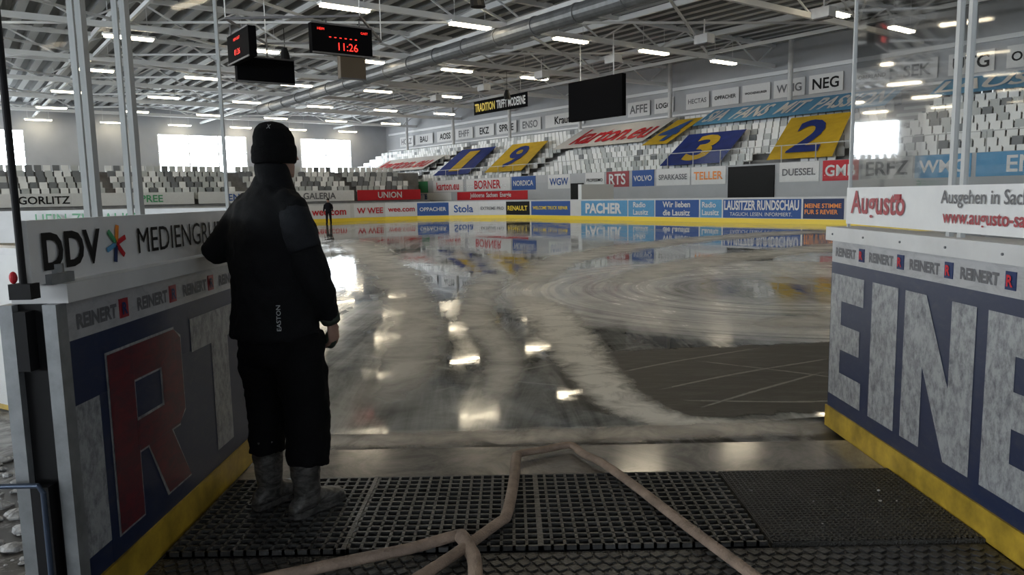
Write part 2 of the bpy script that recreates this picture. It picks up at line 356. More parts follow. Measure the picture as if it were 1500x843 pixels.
sign(g,(-1.545,2.40),(-1.545,4.21),1.24,1.45,ADW,[('DDV',.03,.23,.2,.8,BLACK,.03),('MEDIENGRUPPE',.37,.98,.25,.75,BLACK,.0)],eps=.01)
c=Vector((-1.533,2.92,1.345))
for k,mm in enumerate((RED,ORANGE,GREEN,LBLUE,NAVY,RED)):
    a=k*math.pi/3+.3; d=Vector((0,math.cos(a),math.sin(a))); e=Vector((0,-math.sin(a),math.cos(a)))
    g.obox(c+d*.04,Vector((.002,0,0)),d*.032,e*.009,mm)
g.obj('sponsor_band',gp)
g=MB(); g.quad((-1.585,2.41,1.45),(-1.585,4.25,1.45),(-1.585,4.25,4.2),(-1.585,2.41,4.2),GLASS); g.obj('glass_pane',gp)
g=MB(); PST=mat('post_grey',(.42,.43,.43),.4)
for y,w in ((3.24,.020),(3.16,.006),(2.905,.018),(2.84,.006)): g.box(-1.60,-1.578,y-w,y+w,1.2,4.2,PST)
g.box(-1.595,-1.578,4.235,4.25,1.2,4.2,PST)
g.tube([(-1.56,2.385,1.2),(-1.56,2.385,4.2)],.011,BLACK)
g.box(-1.60,-1.53,2.37,2.42,1.20,1.25,BLACK); g.ball((-1.59,2.385,1.27),(.012,.012,.02),RED)
g.obj('posts',gp)

gp=empty('gate_panel')
X=2.01; g=MB(); g.box(X,2.15,2.3,4.68,.05,1.19,SCS); g.box(1.995,2.15,2.3,4.69,0,.135,KICK)
def sx2(a,b,c,d,m,e=.004): g.box(X-e,X+.01,a,b,c,d,m)
sx2(2.3,4.68,1.055,1.19,SCS); sx2(2.3,4.68,.135,1.055,SCN)
ex=(0,-1,0)
def LT(s,y0,y1,z0=.22,z1=.985): g.block(s,(X,y0,z0),ex,abs(y1-y0),z1-z0,SCW,.006)
LT('E',4.67,4.24); LT('I',4.14,3.86); LT('N',3.79,3.20); LT('E',3.12,2.58)
for y in (4.62,4.19,3.76,3.33,2.90,2.5):
    g.text('REINERT',(X,y-.13,1.12),ex,Z,.27,.08,TGREY,.05,eps=.006)
    g.box(X-.008,X,y-.37,y-.305,1.085,1.16,NAVY); g.text('R',(X,y-.337,1.122),ex,Z,.04,.055,RED,.03,eps=.012)
g.box(1.97,2.18,2.3,4.70,1.19,1.272,WHITE)
for y in (4.6,4.2,3.8,3.4,3.0): g.tube([(1.965,y,1.23),(1.972,y,1.23)],.006,TGREY)
g.obj('panel',gp)
g=MB(); sign(g,(2.035,4.56),(2.035,2.2),1.295,1.51,ADW,[('Augusto',.03,.29,.10,.92,DRED,.02),('Ausgehen in Sachsen',.32,.84,.52,.90,TGREY,.01),('www.augusto-sachsen.de',.32,.92,.10,.48,DRED,.02)],eps=.01)
g.box(2.02,2.03,3.92,3.98,1.44,1.47,DRED); g.obj('sponsor_band',gp)
g=MB(); g.quad((2.06,2.2,1.51),(2.06,4.58,1.51),(2.06,4.58,4.2),(2.06,2.2,4.2),GLASS); g.obj('glass_pane',gp)
g=MB()
for y,w in ((3.52,.014),(3.43,.014)): g.box(2.045,2.067,y-w,y+w,1.2,4.2,PST)
g.box(2.05,2.065,4.575,4.59,1.2,4.2,PST); g.obj('posts',gp)

# ---------------------------------------------------------------- dasher boards
pts=rink_outline(6); bd=MB(); ctr=ST((S0+S1)/2,(T0+T1)/2)
BOARDW=mat('board_white',(.60,.60,.59),.35,var=.1,vscale=1)
N=len(pts); gl=MB()
for i in range(N):
    p=ST(*pts[i]);q=ST(*pts[(i+1)%N])
    if (p-q).length<.01: continue
    def clip(p,q):
        res=[]
        if max(p.y,q.y)<9:
            xs=sorted([(p.x,p),(q.x,q)],key=lambda e:e[0]); a,b_=xs[0][1],xs[1][1]
            f=lambda x:a+(b_-a)*((x-a.x)/(b_.x-a.x))
            if b_.x<=-1.68 or a.x>=2.17: return [(a,b_)]
            if a.x<-1.68: res.append((a,f(-1.68)))
            if b_.x>2.17: res.append((f(2.17),b_))
            return res
        return [(p,q)]
    for p,q in clip(p,q):
        d=(q-p);Ln=d.length;d/=Ln; n=d.cross(Z)
        mid=(p+q)/2
        if (ctr-mid).dot(n)<0: n=-n
        bd.obox(mid-n*.06+Z*.60,d*Ln/2,n*.06,Z*.56,BOARDW); bd.obox(mid-n*.055+Z*.11,d*Ln/2,n*.065,Z*.11,KICK if mid.y<14 else YEL); bd.obox(mid-n*.06+Z*1.18,d*Ln/2,n*.09,Z*.025,WHITE)
        if mid.y>14:
            a=p-n*.07;b_=q-n*.07; gl.quad(a+Z*1.21,b_+Z*1.21,b_+Z*2.3,a+Z*2.3,GLASS)
bd.obj('dasher_boards')
ad=MB()
def far(s0,s1,bg,tx):
    a=ST(s0,T1-.015);b_=ST(s1,T1-.015); sign(ad,a,b_,.24,1.12,bg,tx,eps=.03)
far(33.6,29.8,LBLUE,[('PACHER',.05,.95,.15,.85,ADW,.04)])
far(29.7,27.8,LBLUE,[('Radio\nLausitz',.1,.9,.1,.9,ADW,.02)])
far(27.7,24.8,BLUE,[('Wir lieben\ndie Lausitz',.05,.95,.08,.92,ADW,.02)])
far(24.7,23.4,LBLUE,[('Radio\nLausitz',.1,.9,.1,.9,ADW,.02)])
far(23.3,19.1,BLUE,[('LAUSITZER RUNDSCHAU',.02,.98,.42,.95,ADW,.03,'fill'),('TAGLICH. LESEN. INFORMIERT.',.1,.9,.06,.35,ADW,0)])
far(19.0,17.1,NAVY,[('MEINE STIMME\nFUR S REVIER',.05,.95,.1,.9,ORANGE,.02)])
far(17.0,15,ADW,[('W WEE.COM',.05,.95,.1,.9,RED,.01)])
far(38.4,34.6,BLUE,[('WELCOME TRUCK REPAIR',.05,.95,.3,.75,YEL,.02)])
tx=[('RENAULT',BLACK,YEL),('EXTREME PRO',ADW,TGREY),('Stola',ADW,BLUE),('OPPACHER',BLUE,ADW),('wee.com',ADW,RED),('W WEE',ADW,RED)]
P=[ST(*p) for p in rink_outline(6)]
arc=P[14:21]
for i in range(6):
    a,b_=arc[i],arc[i+1]
    t,bg,fg=tx[(5-i)%6]
    sign(ad,a+(ctr-a).normalized()*.02,b_+(ctr-b_).normalized()*.02,.24,1.12,bg,[(t,.08,.92,.2,.8,fg,.02)],eps=.03)
for k in range(5):
    a=ST(S1-.015,21.8-k*4.2-3.9);b_=ST(S1-.015,21.8-k*4.2)
    t,bg,fg=[('W wee.com',ADW,RED),('Feldberger',ADW,GREEN),('BAUTZEN',ADW,BLUE),('ENSO',BLUE,ADW),('EFT',ADW,BLACK)][k]
    sign(ad,a,b_,.24,1.12,bg,[(t,.08,.92,.2,.8,fg,.02)],eps=.03)
ad.obj('board_advertising')
nb_=MB(); sign(nb_,(-3.9,5.35),(-1.7,4.70),1.24,1.46,ADW,[('HEIN ZUHAUSE',.1,.9,.5,.9,GREEN,0),('MEIN VEREIN',.1,.8,.08,.45,GREEN,0)]); nb_.obj('sponsor_band')
gl.obj('rink_glass')
tb=MB(); tb.stbox(33.9,34.2,30.8,33.5,0,2.1,STEEL)
tb.stbox(17.5,33.5,32.5,32.9,0,.45,SEATG); tb.obj('team_bench')

# ---------------------------------------------------------------- grandstand
st=MB(); se=MB()
NR=10; aisles=[(20.0,21.4),(47.2,48.4),(66,67)]
def row(k): return 37.0+.85*k, 2.45+.43*k
for k in range(NR):
    t,z=row(k); st.stbox(-6,88,t-.02,t+.85,0 if k==0 else z-.6,z,CONC)
st.stbox(-6,88,36.2,36.4,0,3.0,WALL); st.stbox(-6,88,45.5,47.2,5.8,row(9)[1]+.02,CONC)
for a,b_ in aisles:
    for k in range(NR):
        t,z=row(k); st.stbox(a,b_,t+.4,t+.85,z,z+.2,SEATG)
st.obj('grandstand')
for k in range(NR):
    t,z=row(k); s=-2.
    while s<87:
        s+=.52
        if any(a-.25<s<b_+.25 for a,b_ in aisles): continue
        if 23.6<s<27.6 and k<2: continue
        r=random.random(); m=SEATW if r<.66 else (SEATG if r<.92 else SEATD)
        se.stbox(s-.22,s+.22,t+.28,t+.68,z+.38,z+.44,m)
        se.stbox(s-.22,s+.22,t+.66,t+.72,z+.42,z+.86,m)
se.obj('stadium_seats')
def zs(t): return 3.52+.506*(t-37.7)
bn=MB()
def banner(s0,s1,t0,t1,m,tx,shear=0,lift=.05):
    a=ST(s0,t0,zs(t0)+lift);b_=ST(s1,t0,zs(t0)+lift);c=ST(s1-shear,t1,zs(t1)+lift);d=ST(s0-shear,t1,zs(t1)+lift)
    bn.quad(a,b_,c,d,m)
    ex=(b_-a).normalized(); ey=(d-a); W=(b_-a).length; H=ey.length; ey/=H
    for T in tx:
        s_,x0,x1,y0,y1,mm=T; P=a+ex*W*(x0+x1)/2+ey*H*(y0+y1)/2
        vs,fs,tw,th_=text_geo(s_,.025); nn=ex.cross(ey).normalized()
        if nn.z<0: nn=-nn
        w=W*(x1-x0);h=H*(y1-y0)
        bn.add([P+nn*.04+ex*((x/tw-.5)*w)+ey*((y/th_-.5)*h) for x,y in vs],fs,mm)
banner(48.8,38.6,41,44.8,ADW,[('karton.eu',.14,.96,.15,.85,RED)],0)
banner(38.0,35.6,40.3,44.2,BANY,[('4',.15,.85,.1,.9,BLUE)],0)
banner(33.3,28.6,37.0,41.4,BANB,[('3',.3,.7,.1,.9,BANY)],-1.3)
banner(25.4,21.5,37.0,42.4,BANY,[('2',.25,.75,.12,.88,BANB)],-2.0)
banner(35.5,21.8,42.8,45.3,LBLUE,[('SIA  FANS  MIT  PASSION',.03,.97,.15,.85,ADW)])
banner(19.8,12,43.3,45.4,LBLUE,[('LAUSITZ',.03,.97,.15,.85,ADW)])
banner(62.4,56.4,37.6,43,BANB,[('1',.35,.65,.12,.88,BANY)],-3)
banner(53.8,48.6,37.6,43,BANY,[('9',.25,.7,.12,.88,BANB)],-3)
banner(80,67.3,39.3,42.3,ADW,[('karton.eu',.08,.95,.15,.85,RED)])
bn.obj('seat_banner')
fb=MB()
def fr(s0,s1,bg,t,fg,z0=1.95,z1=2.98): sign(fb,ST(s0,36.17),ST(s1,36.17),z0,z1,bg,[(t,.08,.92,.15,.85,fg,.02)],eps=.03)
for a in [(14.3,9.5,LBLUE,'ENSO',ADW),(16.9,14.5,LBLUE,'WMG',ADW),(19.4,17.0,ADW,'ERFZ',TGREY),(21.5,19.6,RED,'GMB',ADW),(24.0,21.7,ADW,'DUESSEL',TGREY),
 (30.0,27.5,ADW,'TELLER',ORANGE),(32.8,30.1,ADW,'SPARKASSE',TGREY),(34.9,33.0,BLUE,'VOLVO',ADW),(37.3,35.2,DRED,'RTS',ADW),(39.4,37.5,ADW,'PROFISSIMO',BLACK),(43.5,41,ADW,'WGW',BLUE),
 (48,45,BLUE,'NORDICA',ADW),(54.5,48.2,ADW,'BORNER',RED),(60,55,ADW,'karton.eu',RED),(66,61,GREEN,'AOK',ADW),(73,67,ADW,'GALERIA',TGREY),(82,75,ADW,'PARTNER',BLUE)]: fr(*a)
fr(56,46,RED,'Jobboerse  Sachsen  Energie',ADW,1.2,1.9); fr(72,57,ADW,'GALERIA  ENSO  SPREE',BLUE,1.2,1.9)
fb.obj('stand_front_advertising')
so=MB(); so.stbox(24.3,27.3,36.1,36.19,.0,2.9,BLACK); so.stbox(39.6,40.9,36.1,36.19,0,2.3,BLACK); so.obj('door_1')
rl=MB()
for s in range(12,86,2): rl.beam(ST(s,36.3,3),ST(s,36.3,3.9),.04,.04,PST)
rl.beam(ST(12,36.3,3.9),ST(86,36.3,3.9),.04,.04,PST)
rl.quad(ST(26,36.28,3.02),ST(40,36.28,3.02),ST(40,36.28,3.88),ST(26,36.28,3.88),GLASS); rl.obj('stand_railing')
w=MB(); w.stbox(-12,91,47.3,47.6,0,12.,WALL); w.obj('wall_right')
wf=MB()
wf.stbox(90,90.4,-60,47.3,0,4.4,WALL); wf.stbox(90,90.4,-60,47.3,8.9,12,WALL)
for a,b_ in ((-60,-7),(7,19.4),(29,35.6),(42.2,47.3)): wf.stbox(90,90.4,a,b_,4.4,8.9,WALL)
wf.obj('wall_far')
k=0
for a,b_ in ((-7,7),(19.4,29),(35.6,42.2)):
    k+=1; wd=MB(); wd.stbox(90.2,90.25,a,b_,4.4,8.9,WIN)
    x=a
    while x<b_: wd.stbox(89.95,90.1,x-.06,x+.06,4.4,8.9,STEEL); x+=3.2
    wd.stbox(89.95,90.1,a,b_,6.9,7.0,STEEL); wd.stbox(89.9,90.1,a,b_,4.3,4.45,STEEL)
    wd.obj('window_%d'%k)
wd=MB(); wd.stbox(17.4,19.6,47.2,47.25,5.8,7.7,WINB); wd.obj('window_4')
wb=MB(); wb.stbox(-14,90.4,-38.4,-38,0,3,WALL); wb.stbox(-14,90.4,-38.4,-38,9,12,WALL); wb.obj('wall_left')
wd=MB(); wd.stbox(-14,90,-38.25,-38.2,3,9,WIN)  # unseen glowing band, added to light the hall from the left
for s in range(-14,91,4): wd.stbox(s-.08,s+.08,-38.15,-38,3,9,STEEL)
wd.obj('window_5')
wb=MB(); wb.stbox(-14.4,-14,-38.4,47.6,0,4,CONC); wb.stbox(-14.4,-14,-38.4,47.6,8,12,CONC); wb.obj('wall_back')
wd=MB(); wd.stbox(-14.25,-14.2,-38,47.3,4,8,WINB)  # unseen glowing strip behind the camera, added as fill for the near parts
for t in range(-38,48,4): wd.stbox(-14.15,-14,t-.08,t+.08,4,8,STEEL)
wd.obj('window_6')
ws=MB()
lst=[(39.7,37.5,'HECTAS'),(37.2,34.8,'OPPACHER'),(34.5,32.2,'WOCHENKURIER'),(31.9,29.5,'WMG'),(29.2,26.8,'NEG'),(26,23.8,'OBERLAND'),(23.3,21,'SEK'),(20.4,18,'UTG'),(17.4,15,'OMEG'),
 (46,43.5,'AFFE'),(43,41,'LOGO'),(57,51.5,'Krautz'),(61,57.7,'ENSO'),(65,61.6,'SPREE'),(69,65.5,'EKZ'),(73,69.5,'EHFF'),(77,73.4,'AOSS'),(82,78,'BAU'),(86,82.6,'HOLZ')]
for i,(a,b_,t) in enumerate(lst): sign(ws,ST(a,47.15),ST(b_,47.15),7.9,9.1,ADW,[(t,.1,.9,.2,.8,BLACK if i%3 else TGREY,.02)],eps=.03)
ws.obj('wall_advertising')
ws=MB(); ws.stbox(-10,89,47.1,47.28,9.5,9.75,STEEL); ws.stbox(-10,89,47.05,47.28,7.5,7.65,STEEL); ws.obj('trim_1')
tr=MB(); a=ST(52.8,36);b_=ST(45.6,36); sign(tr,a,b_,8.2,9.3,SCRB,[('TRADITION',.03,.42,.2,.8,YEL,.03,'fill'),('TRIFFT MODERNE',.45,.97,.2,.8,ADW,.03,'fill')],eps=.04); 
for s in (52,46.5): tr.beam(ST(s,36.05,9.3),ST(s,36.05,10.3),.04,.04,STEEL)
tr.obj('hanging_banner')
vs_=MB(); vs_.stbox(29.7,34.1,30,30.3,5.75,8.0,SCRB)
for s in (30.5,33.2): vs_.beam(ST(s,30.15,8.),ST(s,30.15,10.3),.05,.05,STEEL)
vs_.obj('video_screen')
es=MB(); ess=MB()
for k in range(6):
    es.stbox(57+.9*k,57.9+.9*k,-34,34,0,1.3+.42*k,CONC)
    t=-33.
    while t<33:
        t+=.55
        if int(t/9)!=int((t-.9)/9): continue
        r=random.random(); m=SEATW if r<.35 else (SEATG if r<.8 else SEATD)
        ess.stbox(57.3+.9*k,57.7+.9*k,t-.22,t+.22,1.68+.42*k,1.74+.42*k,m); ess.stbox(57.66+.9*k,57.72+.9*k,t-.22,t+.22,1.72+.42*k,2.15+.42*k,m)
es.stbox(62.4,89.9,-37.9,36,0,3.8,CONC); es.obj('end_grandstand'); ess.obj('end_stand_seats')
ef=MB()
for k,(t,bg,fg) in enumerate([('UNION',RED,ADW),('GALERIA',ADW,TGREY),('ENSO',ADW,BLUE),('SPREE',ADW,GREEN),('GORLITZ',ADW,BLACK),('BAUTZEN',ADW,NAVY),('Lausitz',ADW,RED),('TELLER',ADW,GREEN),('KREISSPARKASSE',ADW,RED),('DEIN VEREIN',ADW,TGREY)]):
    b1=33-k*6.2; sign(ef,ST(56.9,b1-5.9),ST(56.9,b1),1.35,2.2,bg,[(t,.1,.9,.2,.8,fg,.02)],eps=.03)
ef.obj('end_stand_advertising')

# ---------------------------------------------------------------- roof
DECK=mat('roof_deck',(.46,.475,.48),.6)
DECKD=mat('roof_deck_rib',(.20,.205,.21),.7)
rf=MB(); vs=[];t=-39.;i=0
while t<48.5:
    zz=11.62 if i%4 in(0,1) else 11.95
    vs.append((t,zz)); t+=.45 if i%2==0 else .10; i+=1
V=[]
for t,zz in vs: V+=[ST(-14.4,t,zz),ST(91,t,zz)]
F1=[];F2=[]
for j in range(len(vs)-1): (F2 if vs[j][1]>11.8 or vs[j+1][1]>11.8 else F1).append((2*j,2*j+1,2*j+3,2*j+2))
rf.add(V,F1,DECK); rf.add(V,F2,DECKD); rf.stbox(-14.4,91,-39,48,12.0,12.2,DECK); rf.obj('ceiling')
tr=MB()
for s in [x for x in range(-8,90,10)]:
    tr.beam(ST(s,-38,10.15),ST(s,47.3,10.15),.20,.28,STEEL); tr.beam(ST(s,-38,11.55),ST(s,47.3,11.55),.22,.26,STEEL)
    t=-38.;u=0
    while t<47:
        z0,z1=(10.2,11.5) if u%2==0 else (11.5,10.2)
        tr.beam(ST(s,t,z0),ST(s,min(t+2.45,47.2),z1),.08,.08,STEEL); t+=2.45;u+=1
for t in range(-32,47,8):
    tr.beam(ST(-14,t,11.45),ST(90,t,11.45),.16,.3,STEEL)
for t in (-8,8,24,40): tr.beam(ST(-14,t,10.3),ST(90,t,10.3),.14,.2,STEEL)
for s in range(-8,80,10):
    for t in range(-24,40,16):
        tr.beam(ST(s,t,10.35),ST(s+10,t+16,10.35),.11,.11,STEEL); tr.beam(ST(s,t+16,10.35),ST(s+10,t,10.35),.11,.11,STEEL)
tr.obj('roof_truss')
co=MB()
for s in (9,19.5,30,40.5,51,61.5,72,82.5): co.tube([ST(s,46.2,6.34),ST(s,46.2,11.5)],.17,WHITE)
co.obj('support_columns')
dk=MB()
s=8.
while s<66: 
    dk.tube([ST(s,23.4,9.55),ST(s+2.85,23.4,9.55)],.42,GALV,16); dk.tube([ST(s+2.85,23.4,9.55),ST(s+3.0,23.4,9.55)],.46,GALV,16); s+=3
dk.tube([ST(34,24.8,9.9),ST(62,24.8,9.9)],.25,GALV,12)
dk.obj('ventilation_duct')
lf=MB()
for j in range(-3,5):
    for i in range(-5,6):
        s=43.1+11.4*j; t=8.3+6.6*i
        if t>44: continue
        lf.stbox(s-.24,s+.24,t-1.2,t+1.2,9.88,9.98,STEEL); lf.stbox(s-.18,s+.18,t-1.12,t+1.12,9.78,9.88,LAMP)
        lf.beam(ST(s,t-.9,9.98),ST(s,t-.9,11.5),.02,.02,STEEL); lf.beam(ST(s,t+.9,9.98),ST(s,t+.9,11.5),.02,.02,STEEL)
lf.obj('fluorescent_light_fixtures')
fd=MB()
for k in range(6):
    s=19.2+6.6*k; c=ST(s,32,9.3); fd.obox(c,A*.42,B*.3,Z*.22,WHITE); fd.obox(c-Z*.24-B*.05,A*.34,B*.22,Z*.03,TGREY)
    fd.beam(c+Z*.2,c+Z*1.0,.06,.06,STEEL)
fd.obj('floodlights')
cb=MB()
for k,(x,y,z) in enumerate([(-1.0,26,8.0),(-1.6,26,8.3),(-11.5,40,8.9),(-.1,55,8.6)]):
    cb.beam((x,y,z+.4),(x,y,10.3),.03,.03,BLACK); cb.loft([((x,y,z+.4),(1,0,0),(0,1,0),.12,.12),((x,y,z+.1),(1,0,0),(0,1,0),.22,.22),((x+.05,y-.1,z-.25),(1,0,0),(0,1,0),.25,.25)],BLACK,12)
cb.obj('hanging_loudspeakers')
sb=MB()
def disp(c,ex,w,h,txt=None,m=SCRB,th_=.3):
    c=Vector(c);ex=Vector(ex).normalized();n=ex.cross(Z); sb.obox(c-n*th_/2,ex*w/2,n*th_/2,Z*h/2,m)
    sb.obox(c+n*.01+Z*(h/2),ex*w/2,n*.02,Z*.03,TGREY); sb.obox(c+n*.01-Z*(h/2),ex*w/2,n*.02,Z*.03,TGREY)
    if txt:
        for s_,a,b_,hh in txt: sb.text(s_,c+ex*a*w+Z*b_*h,ex,Z,w*.5,h*hh,DISP,.0,eps=.04)
disp((-6.36,30,7.6),B,2.5,1.1,[('11:26',.08,-.24,.26),('HEIM',-.36,.30,.08),('GAST',.36,.30,.08),('- - - - - -',0,.05,.03)])
disp((-10.5,30.2,7.5),-A,2.6,1.1,[('01:26',0,-.2,.2),('HEIM GAST',0,.25,.1)])
disp((-10.0,32,6.85),B,2.4,1.0,None)
disp((-6.8,34,7.3),B,1.2,1.1,None,mat('brown_panel',(.12,.09,.06),.5))
fr_=[Vector((-10.7,29.6,8.4)),Vector((-5.6,29.6,8.4)),Vector((-5.6,34.4,8.4)),Vector((-10.7,34.4,8.4))]
for i in range(4):
    sb.beam(fr_[i],fr_[(i+1)%4],.08,.08,TGREY); sb.beam(fr_[i],fr_[i]+Z*2,.04,.04,STEEL)
for p in ((-7,30.1,8.1),(-5.8,30.5,8.1),(-10.9,30.6,8.0),(-10.0,32.2,7.4),(-6.8,34.2,7.9)): sb.beam(p,(p[0],p[1],8.4),.05,.05,TGREY)
sb.obj('scoreboard')

# ---------------------------------------------------------------- hose
def smooth_path(pts,k=6):
    P=[Vector(p) for p in pts]; out=[]
    for i in range(len(P)-1):
        p0=P[max(i-1,0)];p1=P[i];p2=P[i+1];p3=P[min(i+2,len(P)-1)]
        for j in range(k):
            t=j/k; out.append(.5*((2*p1)+(p2-p0)*t+(2*p0-5*p1+4*p2-p3)*t*t+(-p0+3*p1-3*p2+p3)*t**3))
    out.append(P[-1]); return out
h=MB(); zf=.045
h.tube(smooth_path([(-1.4,2.55,zf),(-.73,2.86,zf),(-.45,2.98,zf),(-.27,3.09,zf),(-.235,3.06,zf+.01),(-.20,2.97,zf),(-.17,2.85,zf),(-.15,2.5,zf)]),.031,HOSE,14,flat=.7)
h.tube(smooth_path([(-.6,2.45,zf),(-.31,2.84,zf),(-.09,3.20,zf),(-.045,3.30,zf),(-.01,3.7,zf),(.005,4.04,zf),(.03,4.12,.045),(.16,4.19,.04),(.30,4.26,.04),(.345,4.23,.04),(.39,4.1,.04),(.47,3.95,zf),(.60,3.6,zf),(.70,3.29,zf),(.79,3.02,zf),(.87,2.79,zf),(1.0,2.4,zf)]),.028,HOSE,14,flat=.7)
h.obj('fire_hose',smooth=True)

# ---------------------------------------------------------------- man
man=empty('man')
JACK=mat('jacket_black',(.006,.0065,.008),.85,var=.3,vscale=6,bump=.3,bscale=200,spec=.2)
JGREY=mat('jacket_grey',(.016,.018,.022),.85,var=.3,vscale=30,bump=.3,bscale=200,spec=.2)
PANT=mat('trousers_black',(.004,.004,.005),.9,bump=.3,bscale=200,spec=.15)
SKIN=mat('skin',(.34,.20,.15),.5,var=.15,vscale=20)
GLOVE=mat('glove',(.03,.045,.03),.7,var=.5,vscale=30)
BOOT=scuffed('muddy_boot',(.13,.125,.12),(.028,.027,.026),14,.42,.62,.45)
HATM=mat('knit_hat',(.005,.005,.006),.9,bump=.8,bscale=260,spec=.15)
def body(mb,name,parent,vox,sm=6,disp=0,size=.1):
    ob=mb.obj(name,parent,True)
    r=ob.modifiers.new('r','REMESH'); r.mode='VOXEL'; r.voxel_size=vox; r.use_smooth_shade=True
    s=ob.modifiers.new('s','SMOOTH'); s.factor=.5; s.iterations=sm
    if disp:
        tx=bpy.data.textures.new(name,'CLOUDS'); tx.noise_scale=size; tx.noise_depth=2
        d=ob.modifiers.new('d','DISPLACE'); d.texture=tx; d.strength=disp; d.mid_level=.5; d.texture_coords='LOCAL'
    return ob
r=Vector((.866,-.5,0)); f=Vector((.5,.866,0)); C=Vector((-1.125,3.50,0))
tb_=MB()
rings=[(.855,.220,.170,0),(.875,.232,.178,0),(.95,.225,.170,0),(1.08,.212,.162,0),(1.2,.212,.162,0),(1.32,.220,.165,0),(1.42,.212,.15,.0),(1.485,.182,.130,.01),(1.535,.130,.105,.02),(1.57,.085,.088,.03),(1.615,.072,.076,.03)]
tb_.loft([(C+f*o+Z*z,r,f,a,b_) for z,a,b_,o in rings],JACK,28)
tb_.tube([C+r*.09+Z*1.48,(-.998,3.43,1.45),(-.955,3.405,1.33),(-.905,3.395,1.18),(-.878,3.435,1.07),(-.864,3.50,.955)],[.085,.085,.082,.076,.066,.054],JACK,16)
tb_.tube([C-r*.09+Z*1.48,(-1.245,3.575,1.44),(-1.315,3.555,1.35),(-1.390,3.52,1.265),(-1.40,3.66,1.275),(-1.41,3.78,1.295)],[.085,.086,.080,.070,.058,.048],JACK,16)
jk=body(tb_,'jacket',man,.012,5,.026,.075)
yk=MB()
yk.tube([(-1.02,3.42,1.485),(-.985,3.41,1.43),(-.955,3.39,1.345),(-.93,3.385,1.27)],[.05,.081,.083,.079],JGREY,14)
yk=body(yk,'shoulder_patch',man,.012,3)
pn=MB()
pn.loft([(C+Z*z,r,f,a,b_) for z,a,b_ in [(1.0,.18,.14),(.9,.20,.155),(.80,.195,.15),(.74,.16,.13)]],PANT,24)
pn.tube([(-1.205,3.545,.88),(-1.205,3.545,.70),(-1.200,3.56,.52),(-1.205,3.535,.36),(-1.205,3.53,.285)],[.115,.112,.096,.088,.085],PANT,18)
pn.tube([(-1.01,3.455,.88),(-.995,3.45,.70),(-.98,3.465,.52),(-.98,3.435,.36),(-.985,3.43,.265)],[.122,.120,.108,.102,.100],PANT,18)
body(pn,'trousers',man,.012,3,.026,.07)
fdv=Vector((.56,.83,0)).normalized(); fr2=Vector((.83,-.56,0)).normalized()
def boot(name,heel,sc=1.):
    b=MB(); h0=Vector((heel[0],heel[1],0)); sh=h0+fdv*.085
    b.tube([sh+Z*.36,sh+Z*.24,sh+Z*.13+fdv*.005,sh+Z*.06+fdv*.01],[.076,.070,.062,.058],BOOT,18)
    prof=[(-.005,.030,.05,.02),(.02,.040,.085,.02),(.08,.044,.12,.02),(.14,.046,.105,.02),(.20,.052,.080,.02),(.25,.051,.068,.02),(.29,.040,.055,.02),(.308,.022,.04,.02)]
    b.loft([(h0+fdv*d+Z*(hh/2+.03),fr2,Z,w_,hh/2) for d,w_,hh,_ in prof],BOOT,18)
    ob=body(b,name,man,.008,2,.014,.04)
    s=MB()
    outl=[(-.008,.02),(.0,.036),(.05,.044),(.12,.038),(.19,.052),(.25,.054),(.295,.042),(.315,.018)]
    pl=[h0+fdv*d+fr2*w_ for d,w_ in outl]+[h0+fdv*d-fr2*w_ for d,w_ in reversed(outl)]
    k=len(pl); vs=[p+Z*.023 for p in pl]+[p+Z*.052 for p in pl]
    s.add(vs,[tuple(range(k-1,-1,-1)),tuple(range(k,2*k))]+[(i,(i+1)%k,k+(i+1)%k,k+i) for i in range(k)],BOOT)
    s.obj(name+'_sole',man)
boot('boot_left',(-1.25,3.455)); boot('boot_right',(-1.04,3.345))
hf=Vector((.66,.75,0)).normalized(); hr=Vector((.75,-.66,0)).normalized(); H=Vector((-1.085,3.53,0))
hd=MB(); q_=.94
hd.loft([(H+hf*o+Z*z,hr,hf,a*q_,b_*q_) for z,a,b_,o in [(1.605,.03,.035,.055),(1.62,.048,.058,.035),(1.65,.060,.078,.018),(1.69,.069,.092,.006),(1.73,.074,.097,0),(1.78,.073,.095,0),(1.82,.055,.075,0),(1.838,.025,.035,0)]],SKIN,22)
hd.tube([H-hf*.02+Z*1.52,H-hf*.015+Z*1.60,H-hf*.01+Z*1.68],[.058,.054,.054],SKIN,16)
hd.loft([(H+hf*.085+Z*1.735,hr,hf,.009,.010),(H+hf*.10+Z*1.71,hr,hf,.012,.014),(H+hf*.107+Z*1.69,hr,hf,.017,.016),(H+hf*.09+Z*1.68,hr,hf,.012,.01)],SKIN,10)
for sgn in (-1,1):
    hd.ball(H+hr*.070*sgn-hf*.005+Z*1.70,(.010,.02,.030),SKIN,hr,hf); 
    hd.ball(H+hr*.032*sgn+hf*.078+Z*1.742,(.022,.014,.008),SKIN,hr,hf)
hd.ball(H+hf*.083+Z*1.655,(.026,.012,.006),SKIN,hr,hf); hd.ball(H+hf*.082+Z*1.643,(.024,.012,.007),SKIN,hr,hf)
body(hd,'head',man,.005,2)
ey=MB()
for sgn in (-1,1): ey.ball(H+hr*.032*sgn+hf*.081+Z*1.725,(.012,.012,.008),ADW,hr,hf); ey.ball(H+hr*.032*sgn+hf*.092+Z*1.725,(.005,.004,.005),BLACK,hr,hf)
ey.obj('eyes',man,True)
ht=MB(); q_=.93
